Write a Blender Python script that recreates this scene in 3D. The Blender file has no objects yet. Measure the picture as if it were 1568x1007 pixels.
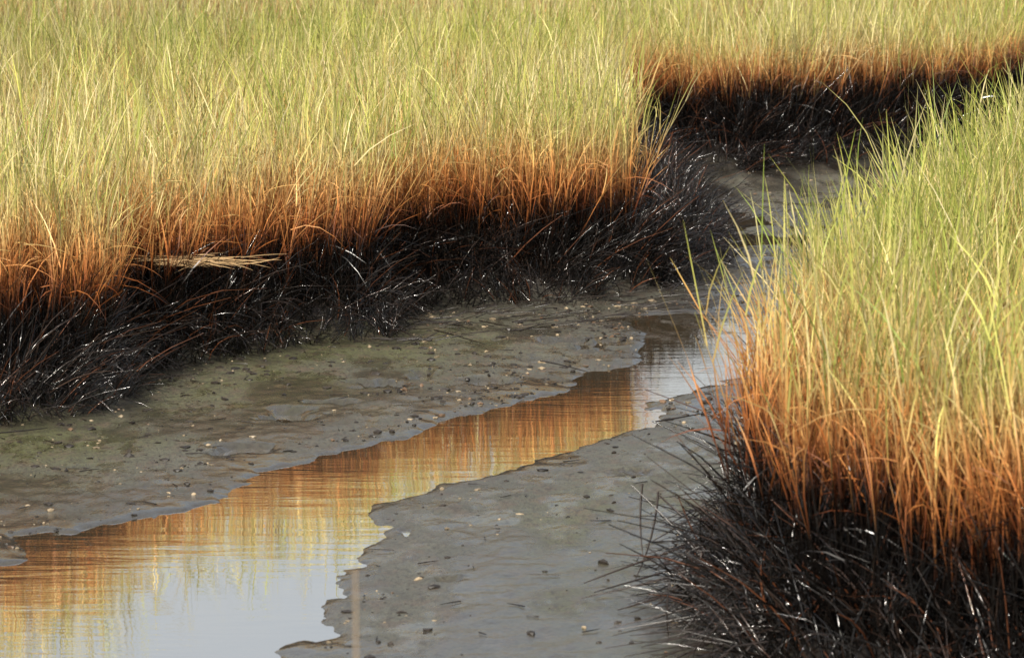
import bpy, math, numpy as np
from mathutils import Vector
rng=np.random.default_rng(11)
scene=bpy.context.scene

# ------------------------------------------------------------ helpers
_tab=np.random.default_rng(3).random((256,256))
def vnoise(x,y):
    xi=np.floor(x).astype(np.int64); yi=np.floor(y).astype(np.int64)
    fx=x-xi; fy=y-yi; fx=fx*fx*(3-2*fx); fy=fy*fy*(3-2*fy)
    a=_tab[xi&255,yi&255]; b=_tab[(xi+1)&255,yi&255]; c=_tab[xi&255,(yi+1)&255]; d=_tab[(xi+1)&255,(yi+1)&255]
    return (a*(1-fx)+b*fx)*(1-fy)+(c*(1-fx)+d*fx)*fy
def fbm(x,y,o=4):
    s=0;a=.5;n=0
    for i in range(o):
        s=s+a*(vnoise(x*2**i+17.3*i,y*2**i+9.1*i)-.5)*2; n+=a; a*=.5
    return s/n
def sstep(a,b,x):
    t=np.clip((x-a)/(b-a),0,1); return t*t*(3-2*t)
def sdist(px,py,poly):
    """signed distance, positive inside"""
    P=np.array(poly,float); Q=np.roll(P,-1,0)
    best=np.full(px.shape,1e18); ins=np.zeros(px.shape,bool)
    for (x1,y1),(x2,y2) in zip(P,Q):
        dx,dy=x2-x1,y2-y1; L=dx*dx+dy*dy+1e-12
        t=np.clip(((px-x1)*dx+(py-y1)*dy)/L,0,1)
        d=(px-x1-t*dx)**2+(py-y1-t*dy)**2
        best=np.minimum(best,d)
        if y1!=y2:
            c=((y1>py)!=(y2>py))&(px<(x2-x1)*(py-y1)/(y2-y1)+x1)
            ins^=c
    d=np.sqrt(best); return np.where(ins,d,-d)

# ------------------------------------------------------------ plan of the creek (metres)
WATER=[(-1.35,14.17),(-1.19,14.36),(-1.03,14.58),(-0.87,15.39),(-0.60,15.86),(-0.36,16.28),(-0.11,16.82),(0.20,17.39),(0.29,17.89),(0.49,18.10),(0.59,18.88),(0.61,19.35),(0.45,19.93),(0.80,20.16),(1.07,20.03),(1.39,20.16),(1.71,20.37),(2.6,20.9),(3.4,22.6),(5,25.5),(9,29.5),(16,27.5),(40,31),(300,55),(300,53),(40,29.5),(16,26.2),(9,28.3),(5.2,24.6),(3.4,21.6),(1.9,19.3),(1.31,18.21),(0.87,17.75),(0.74,17.39),(0.57,17.04),(0.61,16.73),(0.42,16.20),(0.21,15.78),(0.04,15.54),(-0.15,15.08),(-0.33,14.72),(-0.48,14.37),(-0.46,14.02),(-.49,13.54),(-.54,13.19),(-.51,12.86),(-.59,12.49),(-.56,12.19),(-.64,11.95),(-.68,11.41),(-.73,10.3),(-.9,8),(-1.6,4),(-3,-60),(-9,-60),(-6,4),(-3.6,10.5),(-2.10,12.97),(-1.72,13.14),(-1.63,13.40),(-1.56,13.60),(-1.64,13.92),(-1.46,13.98)]
LEFT=[(-300,-60),(-12,-60),(-9,6),(-6.5,14),(-3.74,15.8),(-2.16,16.15),(-1.88,16.35),(-1.58,16.85),(-1.70,17.75),(-1.42,17.9),(-1.13,18.35),(-1.03,18.65),(-0.63,18.85),(-0.60,19.9),(-0.27,20.2),(0.32,20.5),(0.62,20.95),(0.98,21.8),(1.00,23.2),(0.86,24.3),(0.81,25.9),(0.79,27.2),(1.36,27.2),(1.82,27.6),(2.39,28.2),(3.03,28.9),(3.78,29.6),(5.24,30.3),(9,33),(16,30),(40,34),(300,60),(300,900),(-300,900)]
RIGHT=[(300,50),(40,28),(16,24.5),(9,26.5),(4.32,23.0),(2.95,22.0),(2.30,20.4),(1.72,17.6),(1.38,16.1),(1.08,14.6),(0.90,13.8),(0.77,13.2),(0.66,12.6),(0.66,12.2),(0.70,11.6),(0.88,11.05),(1.37,10.7),(2.03,10.6),(4,9),(8,4),(10,-60),(300,-60)]
PONDS=[(-.88,16.55,.12,.18),(-1.01,15.70,.10,.15),(-.54,17.45,.15,.12),(-.37,17.75,.06,.14),(.42,15.08,.07,.07),(1.05,21.5,.28,.25),(1.45,21.95,.25,.2),(1.25,22.7,.22,.2),(1.45,23.6,.3,.4),(1.3,24.9,.3,.35),(1.75,24.4,.3,.6),(-.35,13.9,.03,.1),(-.2,13.0,.04,.06),(-1.55,15.2,.06,.08),(.1,18.3,.12,.14),(.35,18.9,.12,.3),(-.1,17.6,.12,.1),(.2,18.9,.2,.12),(-.7,16.9,.1,.06)]
def terrain(x,y):
    dw=-sdist(x,y,WATER)
    dwn=dw+.08*fbm(x*4.3,y*2.0)+.06*fbm(x*15+5,y*9,3)
    a=np.abs(dwn)
    mud=np.where(dwn>0,.009*(1-np.exp(-a/.03))+.036*(1-np.exp(-a/.7)),-.08*(1-np.exp(-a/.2)))
    k=np.clip(dwn*5,0,1)
    mud=mud+k*(.010*fbm(x*2.2+3,y*1.2)+.006*fbm(x*9,y*5,3)+.004*fbm(x*24,y*17,2))
    pond=np.zeros_like(x)
    for a_,b_,ra,rb in PONDS:
        r=np.sqrt(((x-a_)/ra)**2+((y-b_)/rb)**2)+1.1*fbm(x*14,y*10)
        pond=np.maximum(pond,1-sstep(.4,1.1,r))
    mud=mud-.030*pond*sstep(0,.1,dwn)
    up=sstep(21.0,22.0,y)*(1-sstep(31,34,y))
    mud=mud+up*(.045*fbm(x*3.2,y*1.5)-.024)
    dm=np.maximum(sdist(x,y,LEFT),sdist(x,y,RIGHT))+.10*fbm(x*4,y*3)
    z=mud+.15*sstep(-.12,.16,dm)+.03*fbm(x*7,y*5)*sstep(-.03,.1,dm)
    z=z+.06*sstep(-1.0,-.2,sdist(x,y,LEFT))*sstep(25,26.5,y)
    return z,dw,dm,pond

# ------------------------------------------------------------ materials
def newmat(name):
    m=bpy.data.materials.new(name); m.use_nodes=True
    nt=m.node_tree; nt.nodes.clear(); return m,nt
def N(nt,t,**k):
    n=nt.nodes.new(t)
    for a,b in k.items(): setattr(n,a,b)
    return n
def mixc(nt,fac,a,b):
    n=nt.nodes.new('ShaderNodeMix'); n.data_type='RGBA'
    for i,v in ((0,fac),(6,a),(7,b)):
        if isinstance(v,(tuple,float,int)): n.inputs[i].default_value=v if not isinstance(v,tuple) else (*v,1)
        else: nt.links.new(v,n.inputs[i])
    return n.outputs[2]
def ramp(nt,src,a,b,va=0.,vb=1.):
    n=nt.nodes.new('ShaderNodeMapRange'); n.clamp=True
    n.inputs[1].default_value=a; n.inputs[2].default_value=b; n.inputs[3].default_value=va; n.inputs[4].default_value=vb
    nt.links.new(src,n.inputs[0]); return n.outputs[0]
def mth(nt,op,a,b=None):
    n=nt.nodes.new('ShaderNodeMath'); n.operation=op
    for i,v in ((0,a),(1,b)):
        if v is None: continue
        if isinstance(v,(int,float)): n.inputs[i].default_value=v
        else: nt.links.new(v,n.inputs[i])
    return n.outputs[0]
def noise(nt,scale,detail=4,vec=None,rough=.55):
    n=nt.nodes.new('ShaderNodeTexNoise'); n.inputs['Scale'].default_value=scale; n.inputs['Detail'].default_value=detail; n.inputs['Roughness'].default_value=rough
    if vec is not None: nt.links.new(vec,n.inputs['Vector'])
    return n.outputs['Fac']

# mud
mud,nt=newmat('mud')
geo=N(nt,'ShaderNodeNewGeometry'); pos=geo.outputs['Position']
at=lambda nm: N(nt,'ShaderNodeAttribute',attribute_name=nm).outputs['Fac']
marsh=at('marsh'); wet=at('wet'); far=at('far'); alg=at('algae')
mp=N(nt,'ShaderNodeMapping'); mp.inputs['Scale'].default_value=(1,.45,1); nt.links.new(pos,mp.inputs[0]); mv=mp.outputs[0]
n1=noise(nt,2.2,4,mv); n2=noise(nt,14,5,mv,.7); n3=noise(nt,80,2,mv,.75); n4=noise(nt,34,3,mv,.7)
c=mixc(nt,ramp(nt,n1,.35,.65),(.098,.096,.073),(.132,.128,.098))
c=mixc(nt,mth(nt,'MULTIPLY',alg,ramp(nt,noise(nt,1.6,3,mv),.36,.58,.15,.9)),c,(.108,.112,.048))
c=mixc(nt,ramp(nt,n2,.48,.64,0,.6),c,(.130,.092,.068))
c=mixc(nt,ramp(nt,n4,.52,.66,0,.6),c,(.048,.041,.032))
c=mixc(nt,ramp(nt,n3,.50,.66,0,.7),c,(.042,.036,.028))
c=mixc(nt,mth(nt,'MULTIPLY',wet,.7),c,(.050,.044,.037))
c=mixc(nt,marsh,c,(.010,.007,.005))
c=mixc(nt,far,c,(.20,.21,.06))
streak=ramp(nt,noise(nt,5,5,mv,.68),.475,.57,0,.85)
wf=mth(nt,'MAXIMUM',wet,mth(nt,'MULTIPLY',streak,ramp(nt,marsh,0,.3,1,0)))
ro=ramp(nt,wf,0,1,.55,.10)
ro=mth(nt,'ADD',ro,mth(nt,'MULTIPLY',far,.5))
bp=N(nt,'ShaderNodeBump'); bp.inputs['Distance'].default_value=.011
nt.links.new(ramp(nt,wf,0,1,1.0,.22),bp.inputs['Strength'])
hh=mth(nt,'ADD',mth(nt,'ADD',n2,mth(nt,'MULTIPLY',n4,.5)),mth(nt,'MULTIPLY',n3,.35)); nt.links.new(hh,bp.inputs['Height'])
pb=N(nt,'ShaderNodeBsdfPrincipled'); nt.links.new(c,pb.inputs['Base Color']); nt.links.new(ro,pb.inputs['Roughness']); nt.links.new(bp.outputs[0],pb.inputs['Normal'])
o=N(nt,'ShaderNodeOutputMaterial'); nt.links.new(pb.outputs[0],o.inputs[0])

# water
wat,nt=newmat('water')
geo=N(nt,'ShaderNodeNewGeometry'); pos=geo.outputs['Position']
mp=N(nt,'ShaderNodeMapping'); mp.inputs['Scale'].default_value=(2.5,9,1); nt.links.new(pos,mp.inputs[0])
a1=noise(nt,1.0,2,mp.outputs[0])
mp2=N(nt,'ShaderNodeMapping'); mp2.inputs['Scale'].default_value=(9,34,1); mp2.inputs['Rotation'].default_value=(0,0,.12); nt.links.new(pos,mp2.inputs[0])
a2=noise(nt,1.0,2,mp2.outputs[0])
cal=ramp(nt,noise(nt,.9,2,pos),.4,.62,.25,1.2)
hh=mth(nt,'MULTIPLY',mth(nt,'ADD',a1,mth(nt,'MULTIPLY',a2,.26)),cal)
bp=N(nt,'ShaderNodeBump'); bp.inputs['Distance'].default_value=.0016; bp.inputs['Strength'].default_value=1.; nt.links.new(hh,bp.inputs['Height'])
pb=N(nt,'ShaderNodeBsdfPrincipled'); pb.inputs['Base Color'].default_value=(.17,.13,.075,1); pb.inputs['Roughness'].default_value=.015; pb.inputs['IOR'].default_value=1.8
nt.links.new(bp.outputs[0],pb.inputs['Normal'])
gl=N(nt,'ShaderNodeBsdfGlossy'); gl.inputs['Roughness'].default_value=.015; gl.inputs['Color'].default_value=(1,.98,.95,1); nt.links.new(bp.outputs[0],gl.inputs['Normal'])
mx=N(nt,'ShaderNodeMixShader'); mx.inputs[0].default_value=.7; nt.links.new(pb.outputs[0],mx.inputs[1]); nt.links.new(gl.outputs[0],mx.inputs[2])
o=N(nt,'ShaderNodeOutputMaterial'); nt.links.new(mx.outputs[0],o.inputs[0])

# grass (vertex colour + wetness)
def grassmat(name,trans,r0=.6,r1=.2,ior=1.5):
    m,nt=newmat(name)
    col=N(nt,'ShaderNodeAttribute',attribute_name='col').outputs['Color']
    w=N(nt,'ShaderNodeAttribute',attribute_name='wet').outputs['Fac']
    pb=N(nt,'ShaderNodeBsdfPrincipled'); nt.links.new(col,pb.inputs['Base Color']); pb.inputs['IOR'].default_value=ior
    nt.links.new(ramp(nt,w,0,1,r0,r1),pb.inputs['Roughness'])
    last=pb.outputs[0]
    if trans>0:
        tr=N(nt,'ShaderNodeBsdfTranslucent'); nt.links.new(col,tr.inputs[0])
        mx=N(nt,'ShaderNodeMixShader'); mx.inputs[0].default_value=trans
        nt.links.new(pb.outputs[0],mx.inputs[1]); nt.links.new(tr.outputs[0],mx.inputs[2]); last=mx.outputs[0]
    o=N(nt,'ShaderNodeOutputMaterial'); nt.links.new(last,o.inputs[0]); return m
gmat=grassmat('grass_blades',.22,.55)
smat=grassmat('wet_stems',0,.6,.15,1.7)

# ------------------------------------------------------------ terrain sheet
def axis(lo,hi,step,outlo,outhi):
    mid=list(np.arange(lo,hi,step)); L=[];R=[]
    v=lo;s=step
    while v>outlo: s*=1.35; v-=s; L.append(v)
    v=mid[-1];s=step
    while v<outhi: s*=1.35; v+=s; R.append(v)
    return np.array(L[::-1]+mid+R)
xs=axis(-4.2,4.6,.018,-300,300); ys=axis(10.2,31,.025,-60,900)
X,Y=np.meshgrid(xs,ys); sh=X.shape; xf=X.ravel(); yf=Y.ravel()
Z,dw,dm,pond=terrain(xf,yf)
def finish(name,me,q,mat,smooth):
    nf=len(q); me.loops.add(nf*4); me.loops.foreach_set('vertex_index',q.astype(np.int32).ravel())
    me.polygons.add(nf); me.polygons.foreach_set('loop_start',(np.arange(nf)*4).astype(np.int32))
    try: me.polygons.foreach_set('loop_total',np.full(nf,4,np.int32))
    except Exception: pass
    me.polygons.foreach_set('use_smooth',np.full(nf,smooth)); me.update(calc_edges=True)
    ob=bpy.data.objects.new(name,me); scene.collection.objects.link(ob); me.materials.append(mat); return ob
def gridmesh(name,V,sh,mat):
    me=bpy.data.meshes.new(name); n=len(V); me.vertices.add(n); me.vertices.foreach_set('co',V.astype(np.float32).ravel())
    idx=np.arange(n).reshape(sh); q=np.stack([idx[:-1,:-1],idx[:-1,1:],idx[1:,1:],idx[1:,:-1]],-1).reshape(-1,4)
    return finish(name,me,q,mat,True)
def fattr(me,nm,arr):
    a=me.attributes.new(nm,'FLOAT','POINT'); a.data.foreach_set('value',arr.astype(np.float32))
g=gridmesh('mud_ground',np.stack([xf,yf,Z],1),sh,mud)
dl=sdist(xf,yf,LEFT)
ridge=.7*sstep(-.75,-.25,dl+.4*fbm(xf*3,yf*2))*sstep(24.5,26,yf)
ridge=np.maximum(ridge,.6*sstep(-.35,-.05,dm+.2*fbm(xf*6,yf*4)))
fattr(g.data,'marsh',np.maximum(sstep(-.1,.06,dm),ridge))
band=sstep(.02,.28,fbm(xf*2.2+7,yf*1.1,5))*(1-sstep(.9,1.7,dw))
wetv=np.clip(np.exp(-np.clip(dw,0,9)/.10)*.9+.9*sstep(.0,.4,pond)+.75*band+.9*sstep(20.8,22.0,yf)*sstep(-.25,.2,fbm(xf*3,yf*1.5)),0,1)
fattr(g.data,'wet',wetv)
fattr(g.data,'algae',sstep(.25,.9,dw)*(1-sstep(.3,.9,xf))*(1-sstep(19,21,yf)))
fattr(g.data,'far',np.maximum(sstep(38,46,yf),sstep(9,14,np.abs(xf)))*sstep(.2,.6,dm))
wx=np.array([-300,300.]); wy=np.array([-60,900.]); WX,WY=np.meshgrid(wx,wy)
gridmesh('water',np.stack([WX.ravel(),WY.ravel(),np.zeros(4)],1),WX.shape,wat)

# ------------------------------------------------------------ blades
def norm(v): return v/np.maximum(np.linalg.norm(v,axis=-1,keepdims=True),1e-9)
class Blades:
    def __init__(s): s.V=[];s.F=[];s.C=[];s.W=[];s.n=0
    def add(s,base,d,L,w,droop,bend,seg,prof,sides,colfn):
        n=len(base)
        if n==0: return
        t=np.linspace(0,1,seg+1)[None,:,None]
        P=base[:,None,:]+d[:,None,:]*L[:,None,None]*t
        P=P+(bend[:,None,:]*L[:,None,None])*t**2
        P[:,:,2]-=(droop*L)[:,None]*(t[...,0]**2)
        a=rng.uniform(0,2*np.pi,n)
        r=np.stack([np.cos(a),np.sin(a),np.zeros(n)],1)
        s1=norm(np.cross(d,r)); s2=norm(np.cross(d,s1))
        pw=(w[:,None]*prof[None,:])[:,:,None]
        if sides==2: off=[s1,-s1]
        else: off=[s1,-.5*s1+.87*s2,-.5*s1-.87*s2]
        V=np.stack([P+o[:,None,:]*pw*.5 for o in off],2)
        k=len(off); col,wet=colfn(P,n,seg+1)
        idx=np.arange(n*(seg+1)*k).reshape(n,seg+1,k)+s.n
        prs=[(0,1)] if k==2 else [(0,1),(1,2),(2,0)]
        for i,j in prs:
            s.F.append(np.stack([idx[:,:-1,i],idx[:,:-1,j],idx[:,1:,j],idx[:,1:,i]],-1).reshape(-1,4))
        s.V.append(V.reshape(-1,3)); s.n+=n*(seg+1)*k
        s.C.append(np.repeat(col,k,axis=1).reshape(-1,3)); s.W.append(np.repeat(wet,k,axis=1).reshape(-1))
    def build(s,name,mat,smooth=True):
        V=np.concatenate(s.V); me=bpy.data.meshes.new(name); me.vertices.add(len(V)); me.vertices.foreach_set('co',V.astype(np.float32).ravel())
        ob=finish(name,me,np.concatenate(s.F),mat,smooth)
        C=np.concatenate(s.C); C=np.concatenate([C,np.ones((len(C),1))],1)
        a=me.attributes.new('col','FLOAT_COLOR','POINT'); a.data.foreach_set('color',C.astype(np.float32).ravel())
        fattr(me,'wet',np.concatenate(s.W)); return ob

US=[-.08,-.01,.03,.09,.18,.28,.40,.58]
CR=[.007,.016,.22,.60,.80,.80,.67,.58]
CG=[.005,.007,.055,.205,.42,.60,.62,.57]
CB=[.004,.004,.014,.050,.135,.22,.17,.12]
def colz(T,green,var,band=None):
    def fn(P,n,k):
        u=P[:,:,2]-T[:,None]
        if band is not None: u=np.where(u>0,u/band[:,None],u)
        c=np.stack([np.interp(u,US,CR),np.interp(u,US,CG),np.interp(u,US,CB)],-1)
        up=sstep(.15,.38,u)[...,None]
        gr=np.array([.22,.32,.042]); st=np.array([.88,.75,.42])
        gg=green[:,None,None]
        tgt=np.where(gg>.5,gr,st); amt=np.abs(gg-.5)*2
        c=c*(1-up*amt*.85)+tgt*up*amt*.85
        return c*var[:,None,None],1-sstep(-.06,.05,u)
    return fn
def tidemark(x,y):
    T=.46+.05*fbm(x*1.3,y*.9)+.09*fbm(x*5,y*4)
    T=T+.11*sstep(15.5,13.5,y)*sstep(0,.5,x)
    T=T+.12*sstep(26,27.3,y)
    return T
def bandw(x,y): return 1.15+.35*fbm(x*1.1+8,y*.8)-.5*sstep(26,27.3,y)-.1*sstep(17,14,y)*sstep(0,.5,x)

def scatter(x0,x1,y0,y1,dens):
    n=int((x1-x0)*(y1-y0)*dens); return rng.uniform(x0,x1,n),rng.uniform(y0,y1,n)

def grass(bl,poly,box,dfun,dmax,side):
    x,y=scatter(*box,dmax)
    d=sdist(x,y,poly)+.10*fbm(x*4,y*3)
    dens=dfun(x,y,d)*(1+.5*fbm(x*5,y*5,2))
    keep=(d>(.04 if side=='L' else .05))&(rng.random(len(x))<dens/dmax)
    if side=='L': keep&=~((x>.58+.08*fbm(y*3,x*0+2))&(y<26.6)&(x<1.3))
    x,y,d=x[keep],y[keep],d[keep]; n=len(x)
    z=.12+np.zeros(n)
    e=.02
    gx=sdist(x+e,y,poly)-sdist(x-e,y,poly); gy=sdist(x,y+e,poly)-sdist(x,y-e,poly)
    out=-norm(np.stack([gx,gy],1))
    edge=np.exp(-d/.15)
    H=(.78+.28*rng.random(n)+.10*fbm(x*.9,y*.7)+.15*fbm(x*3.5,y*3))*(1-.35*edge*rng.random(n))
    if side=='R': H=H*1.05
    base=np.stack([x,y,z],1)
    ol=.16 if side=='L' else .04
    wild=(rng.random(n)<.14)[:,None]*rng.normal(0,.20,(n,2))
    cx,cy=fbm(x*3.1+5,y*2.5+2,2),fbm(x*3.1+25,y*2.5+12,2)
    lean=rng.normal(0,.055,(n,2))+wild+.15*np.stack([cx,cy],1)+np.stack([.05*fbm(x*.8,y*.8+40),.04*fbm(x*.8+9,y*.8)],1)+out*(edge*(.02+ol*rng.random(n)**2))[:,None]
    dirv=norm(np.concatenate([lean,np.ones((n,1))],1))
    bend=np.concatenate([rng.normal(0,.07,(n,2))+out*(edge*.03)[:,None],np.zeros((n,1))],1)
    T=tidemark(x,y)+rng.normal(0,.035,n)
    bw=np.clip(bandw(x,y)+rng.normal(0,.2,n),.3,2)
    reg=fbm(x*.45+3,y*.25)
    gp=.48+.5*reg+.12*np.clip(x/3,-1,1)+.16*fbm(x*2.5,y*1.5,2)
    if side=='R': gp=gp+.08
    pick=np.clip(rng.normal(gp,.34),0,1)
    var=rng.uniform(.5,1.18,n)*(1-.15*sstep(-.5,-3,x)*sstep(22,27,y))
    SL=H*rng.uniform(.62,.92,n)
    ed=d<.5
    for m_,sd_ in ((ed,3),(~ed,2)):
        bl.add(base[m_],dirv[m_],SL[m_],rng.uniform(.0034,.0056,m_.sum()),np.zeros(m_.sum()),bend[m_],4,np.array([1,1,.9,.75,.3]),sd_,colz(T[m_],pick[m_]*.8,var[m_],bw[m_]))
    for k in range(5):
        sel=np.where(((d<.6)|(rng.random(n)<.75)))[0]; q=len(sel)
        t0=np.clip(.30+.16*k+rng.uniform(-.07,.07,q),0,1)
        b=base[sel]+dirv[sel]*(SL[sel]*t0)[:,None]+bend[sel]*(SL[sel]*t0*t0)[:,None]
        az=rng.uniform(0,2*np.pi,q); til=.03+.34*rng.random(q)**1.7
        ld=norm(dirv[sel]+np.stack([np.cos(az)*til,np.sin(az)*til,np.zeros(q)],1))
        L=H[sel]*rng.uniform(.24,.54,q)*(1-.35*t0**2)
        dr=.38*rng.random(q)**2.3
        bd=np.stack([np.cos(az),np.sin(az),np.zeros(q)],1)*(.38*rng.random(q)**1.8)[:,None]
        pk=np.clip(rng.normal(gp[sel],.34),0,1)
        bl.add(b,ld,L,rng.uniform(.0030,.0062,q),dr,bd,3,np.array([.8,1,.7,.08]),2,colz(T[sel],pk,var[sel]*rng.uniform(.7,1.2,q),bw[sel]))
    m=np.where(d<.45)[0]
    for k in range(3):
        mm=m[rng.random(len(m))<.7]; q=len(mm)
        t0=rng.uniform(.25,.85,q); b=base[mm]+dirv[mm]*(SL[mm]*t0)[:,None]
        az=rng.uniform(0,2*np.pi,q); el=rng.uniform(.1,1.2,q)
        o=out[mm]*(.3 if side=='L' else .1)
        ld=norm(np.stack([np.cos(az)*.7+o[:,0],np.sin(az)*.7+o[:,1],np.tan(el)*.8],1))
        L=rng.uniform(.10,.32,q)
        bl.add(b,ld,L,rng.uniform(.0025,.005,q),rng.uniform(.2,.9,q),np.zeros((q,3)),4,np.array([1,.9,.8,.6,.1]),2,colz(T[mm],np.full(q,.3),rng.uniform(.45,1.1,q)))
    return n
def outliers(bl,pts,n,lx,Tt):
    """single thin stems standing just outside the bank edge"""
    P=np.array(pts,float); k=rng.integers(0,len(P)-1,n); t=rng.random(n)[:,None]
    b=P[k]*(1-t)+P[k+1]*t+rng.normal(0,.05,(n,2)); base=np.concatenate([b,np.full((n,1),.06)],1)
    dv=norm(np.concatenate([np.stack([lx+rng.normal(0,.12,n),rng.normal(0,.1,n)],1),np.ones((n,1))],1))
    L=rng.uniform(.5,1.0,n); bd=np.concatenate([rng.normal(0,.1,(n,2))+np.array([lx*.6,0]),np.zeros((n,1))],1)
    bl.add(base,dv,L,rng.uniform(.0020,.0036,n),rng.uniform(0,.1,n),bd,6,np.array([1,1,.9,.8,.7,.5,.2]),3,colz(np.full(n,Tt),np.full(n,.25),rng.uniform(.5,.95,n),np.full(n,1.3)))

BL=Blades()
def dL(x,y,d):
    vis=(np.abs(x)<.123*y+.4)
    return np.where(vis,np.where(d<.4,720,np.where(y<31,270,110)),30)
n1=grass(BL,LEFT,(-9,9,15,40),dL,1000,'L')
BL.build('marsh_grass',gmat)
BR=Blades()
def dR(x,y,d):
    vis=(np.abs(x)<.123*y+.4)
    return np.where(vis,np.where(d<.5,780,350),30)
n2=grass(BR,RIGHT,(.3,9,9.5,28),dR,1000,'R')
outliers(BR,[(.80,13.4),(.95,14.2),(1.15,15.2),(1.40,16.4),(1.72,17.8),(2.0,19.2),(2.3,20.6)],60,-.08,.32)
BR.build('marsh_grass.001',gmat)

# dark wet stubble along the banks
ST=Blades()
def stubble(poly,box,dens,mx,side,fn=None):
    x,y=scatter(*box,dens); d=sdist(x,y,poly)+.10*fbm(x*4,y*3)
    clump=sstep(-.30,.20,fbm(x*6,y*6,2))
    keep=(d>-.10)&(d<mx)&(np.abs(x)<.135*y+1)&(rng.random(len(x))<.4+.6*clump)
    if fn is not None: keep=fn(x,y,d)
    x,y,d=x[keep],y[keep],d[keep]; n=len(x)
    e=.02
    gx=sdist(x+e,y,poly)-sdist(x-e,y,poly); gy=sdist(x,y+e,poly)-sdist(x,y-e,poly)
    out=-norm(np.stack([gx,gy],1))
    z=.02+.12*sstep(-.12,.12,d)
    base=np.stack([x,y,z],1)
    T=tidemark(x,y)+rng.normal(0,.03,n)
    if fn is not None: hmax=np.clip(.46-.38*sstep(.55,1.05,x),.06,1)
    else: hmax=T*(1.08 if side=='L' else 1)
    L=hmax*rng.uniform(.38,1.0,n)*(.55+.45*sstep(-.1,.12,d))
    lo=.58 if side=='L' else .36
    cl=np.stack([fbm(x*5+5,y*4+2,2),fbm(x*5+25,y*4+12,2)],1)
    lean=rng.normal(0,.30,(n,2))+.7*cl+out*(rng.uniform(0,lo,n)*(1-sstep(0,.3,d)))[:,None]
    dv=norm(np.concatenate([lean,np.ones((n,1))],1))
    bd=np.concatenate([rng.normal(0,.30,(n,2)),np.zeros((n,1))],1)
    red=rng.random(n)<.08; br=rng.random(n)<.18
    def cf(P,n,k):
        c=np.zeros((n,k,3))+np.array([.005,.004,.0035])
        c[br]=np.array([.032,.020,.015])
        c[red]=np.array([.09,.032,.014]); c*=rng.uniform(.4,1.8,n)[:,None,None]
        return c,np.ones((n,k))
    wmul=1. if side=='L' else 1.25
    ST.add(base,dv,L,wmul*rng.uniform(.003,.0072,n),rng.uniform(0,.5,n),bd,4,np.array([1,1,.9,.8,.5]),3,cf)
    m=np.where((d<.05)&(rng.random(n)<.6))[0]; q=len(m)
    az=np.arctan2(out[m,1],out[m,0])+rng.normal(0,.9,q)
    dv=norm(np.stack([np.cos(az),np.sin(az),rng.uniform(-.1,.6,q)],1))
    bs=base[m].copy(); bs[:,2]=.06+.2*rng.random(q)**1.5
    def cf2(P,n,k):
        c=np.zeros((n,k,3))+np.array([.014,.009,.007]); return c*rng.uniform(.5,1.8,n)[:,None,None],np.ones((n,k))
    ST.add(bs,dv,rng.uniform(.05,.24,q),rng.uniform(.003,.0055,q),rng.uniform(.3,.8,q),np.zeros((q,3)),4,np.array([1,1,.9,.7,.3]),3,cf2)
stubble(LEFT,(-5,6,15,32),2700,.36,'L')
stubble(RIGHT,(.3,6,9.5,24),2400,.42,'R')
stubble(LEFT,(.5,1.1,20.8,27.2),1700,.4,'L',lambda x,y,d:(d>-.05)&(x>.55))
ST.build('wet_stem_stubble',smat)

# ------------------------------------------------------------ mud debris (shells, clods)
dmat=grassmat('shell_and_clod',.0,.6,.3)
def debris():
    import bmesh
    M=60000
    x=rng.uniform(-3.2,2.1,M); y=rng.uniform(11.3,29,M)
    z,dw_,dm_,pd=terrain(x,y)
    cl_=sstep(-.05,.4,fbm(x*2.5,y*1.5))
    p=(.9*np.exp(-((dw_-.1)/.14)**2)+.2+.5*np.exp(-((dm_+.25)/.2)**2))*(.2+cl_)
    zone=(x<.9)&(y>16)&(y<20.5)&(x>-.9)
    p*=np.where(zone,2.4,1)*np.where((x>-.6)&(y<15.5),.35,1)
    p*=((dw_>.02)&(dm_<-.08)&(z>0.003)&(np.abs(x)<.14*y))
    idx=rng.choice(M,2300,replace=False,p=p/p.sum())
    bm=bmesh.new(); cl=bm.verts.layers.float_color.new('col'); wl=bm.verts.layers.float.new('wet')
    for i in idx:
        r=.0032+.012*rng.random()**2.8
        res=bmesh.ops.create_icosphere(bm,subdivisions=1,radius=1)
        sc=np.array([rng.uniform(.8,2.2),rng.uniform(.7,1.7),rng.uniform(.35,.9)])*r; a=rng.uniform(0,6.28)
        ty=rng.random()+(.0 if not zone[i] else .12)
        c=(.034,.027,.021) if ty<.76 else ((.36,.28,.18) if ty<.97 else (.16,.10,.06))
        if ty>=.76: sc*=.8
        b=rng.uniform(.55,1.3)
        for v in res['verts']:
            co=np.array(v.co)*sc*rng.uniform(.6,1.25,3)
            v.co=(x[i]+co[0]*math.cos(a)-co[1]*math.sin(a), y[i]+co[0]*math.sin(a)+co[1]*math.cos(a), z[i]+co[2]+sc[2]*.25)
            v[cl]=(c[0]*b,c[1]*b,c[2]*b,1); v[wl]=.5
    me=bpy.data.meshes.new('snail_shells_and_clods'); bm.to_mesh(me); bm.free()
    me.materials.append(dmat)
    ob=bpy.data.objects.new('snail_shells_and_clods',me); scene.collection.objects.link(ob)
debris()

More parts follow.
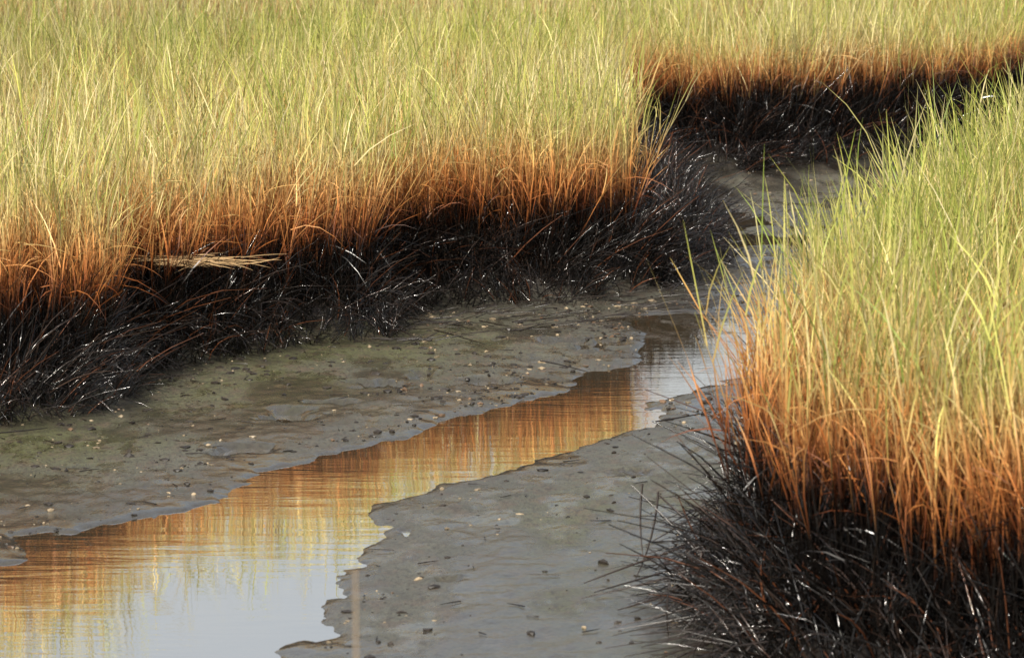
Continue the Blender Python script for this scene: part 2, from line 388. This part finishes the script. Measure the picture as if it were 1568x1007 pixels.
# ------------------------------------------------------------ twigs, bent stalks, straw wrack
TW=Blades()
def const(c,w):
    def f(P,n,k): return (np.zeros((n,k,3))+np.array(c))*rng.uniform(.7,1.3,n)[:,None,None],np.full((n,k),w)
    return f
def stick(bl,p,q,w,c=(.02,.014,.011),sag=0.,wet=.6,curve=.09):
    p=np.array(p,float);q=np.array(q,float);L=np.linalg.norm(q-p)
    bd=rng.normal(0,1,(1,3))*curve; bd[0,2]*=.2
    bl.add(p[None],((q-p)/L)[None],np.array([L]),np.array([w]),np.array([sag]),bd,6,np.array([1,1,.95,.9,.8,.65,.4]),3,const(c,wet))
for a in [((-.50,19.4,.07),(-.12,19.1,.06)),((-.62,18.7,.06),(-.30,18.6,.065)),((-.35,19.0,.06),(-.1,18.5,.06)),((.0,19.3,.06),(.3,19.5,.06)),((-.45,19.2,.07),(-.2,19.35,.06)),((.12,18.0,.05),(.32,17.75,.05)),((.55,16.2,.05),(.8,16.4,.06)),((-2.0,15.8,.06),(-1.7,16.0,.05)),((-.15,19.35,.06),(-.02,19.1,.06))]:
    stick(TW,a[0],a[1],.007)
for i in range(190):
    x=rng.uniform(-.6,1.0); y=19.9+rng.uniform(-.9,.3)+x*.9; a=rng.normal(0,.6); l=rng.uniform(.04,.18)
    stick(TW,(x,y-.1,.06),(x+l*math.cos(a),y-.1+l*math.sin(a),.065+.02*rng.random()),.005)
for i in range(190):
    x=rng.uniform(-2.4,1.0); y=rng.uniform(12,20); zz,a1_,a2_,a3_=terrain(np.array([x]),np.array([y]))
    if a1_[0]<.05: continue
    a=rng.uniform(0,6.28); l=rng.uniform(.02,.09)
    stick(TW,(x,y,zz[0]+.004),(x+l*math.cos(a),y+l*math.sin(a),zz[0]+.006),.0045)
TW.build('fallen_twigs',smat)
BS=Blades()
for a in [((.62,12.75,.08),(.40,12.95,.33)),((.40,12.95,.33),(.37,12.9,.10)),((.45,12.98,.30),(.43,12.8,.05)),((.52,12.9,.24),(.44,12.95,.30)),((.6,12.8,.12),(.22,12.6,.05)),((.58,12.9,.16),(.20,12.75,.06)),((.6,12.6,.14),(.26,12.5,.05)),((.57,12.5,.10),(.33,12.35,.05)),((.62,12.3,.12),(.42,11.9,.05)),((.6,12.5,.2),(.42,12.3,.05)),((.66,11.8,.1),(.42,11.6,.06)),((.7,11.7,.16),(.38,11.75,.05)),((.45,12.0,.20),(.42,11.95,.03))]:
    stick(BS,a[0],a[1],.008,(.03,.019,.015))
for i in range(280):
    y=rng.uniform(11.2,13.5); x=.62+rng.uniform(-.06,.14)+.2*max(0,y-13); a=math.pi+rng.normal(0,.8); l=rng.uniform(.06,.26); z0=rng.uniform(.05,.26)
    stick(BS,(x,y,z0),(x+l*math.cos(a),y+l*math.sin(a)*.8,max(.04,z0-rng.uniform(-.05,.2))),rng.uniform(.004,.0075),(.02,.013,.010))
for i in range(26):   # long dead stalks lying out over the mud at the foot of the near bank
    y=rng.uniform(11.3,12.9); a=math.pi+rng.normal(.1,.35); l=rng.uniform(.2,.42); z0=rng.uniform(.06,.16)
    stick(BS,(.66,y,z0),(.66+l*math.cos(a),y+l*math.sin(a),.05+.02*rng.random()),rng.uniform(.004,.006),(.03,.02,.015))
BS.build('broken_stalks',smat)
WR=Blades()
n=75
ang=np.where(rng.random(n)<.5,0,np.pi)+rng.normal(0,.3,n)
b=np.stack([rng.uniform(-1.56,-1.15,n),rng.uniform(17.9,18.15,n),.475+rng.uniform(-.022,.022,n)],1)
d_=norm(np.stack([np.cos(ang),np.sin(ang),rng.normal(.02,.06,n)],1))
WR.add(b,d_,rng.uniform(.08,.24,n),rng.uniform(.002,.0042,n),rng.uniform(.0,.22,n),rng.normal(0,.08,(n,3)),4,np.array([.6,1,1,.8,.2]),2,const((.60,.40,.20),.1))
WR.build('straw_wrack',gmat)
RS=Blades()
stick(RS,(-.176,5.0,.0),(-.186,5.0,1.50),.010,(.6,.46,.32),wet=0.,curve=0)
RS.build('reed_stalk',gmat)

# ------------------------------------------------------------ light, sky, camera
EL,ROT=math.radians(41),math.radians(198)
w=bpy.data.worlds.new('World'); scene.world=w; w.use_nodes=True; nt=w.node_tree
sk=nt.nodes.new('ShaderNodeTexSky'); sk.sky_type='NISHITA'; sk.sun_disc=False; sk.sun_elevation=EL; sk.sun_rotation=ROT
sk.air_density=1.0; sk.dust_density=3
# thin bright haze / high cloud over the blue
tc=nt.nodes.new('ShaderNodeTexCoord'); mpw=nt.nodes.new('ShaderNodeMapping'); mpw.inputs['Scale'].default_value=(2,2,7); nt.links.new(tc.outputs['Generated'],mpw.inputs[0])
cf_=ramp(nt,noise(nt,1.5,4,mpw.outputs[0]),.3,.7,.25,.75)
sky=mixc(nt,cf_,sk.outputs[0],(5.5,5.45,5.35))
bg=nt.nodes['Background']; bg.inputs[1].default_value=.13; nt.links.new(sky,bg.inputs[0])
sd=bpy.data.lights.new('sun','SUN'); sd.energy=5.0; sd.angle=math.radians(.5); sd.color=(1,.94,.83)
so=bpy.data.objects.new('sun',sd); scene.collection.objects.link(so)
dirs=Vector((math.sin(ROT)*math.cos(EL),math.cos(ROT)*math.cos(EL),math.sin(EL)))
so.rotation_euler=dirs.to_track_quat('Z','Y').to_euler()
cd=bpy.data.cameras.new('camera'); co=bpy.data.objects.new('camera',cd); scene.collection.objects.link(co)
co.location=(0,0,2.4); co.rotation_euler=(math.radians(90-7.01),0,0); cd.lens=150; cd.sensor_width=36; cd.clip_end=3000; cd.clip_start=.5
cd.dof.use_dof=True; cd.dof.focus_distance=18; cd.dof.aperture_fstop=10
scene.camera=co
scene.view_settings.view_transform='Standard'; scene.view_settings.look='None'; scene.view_settings.exposure=0
print('stems',n1,n2)
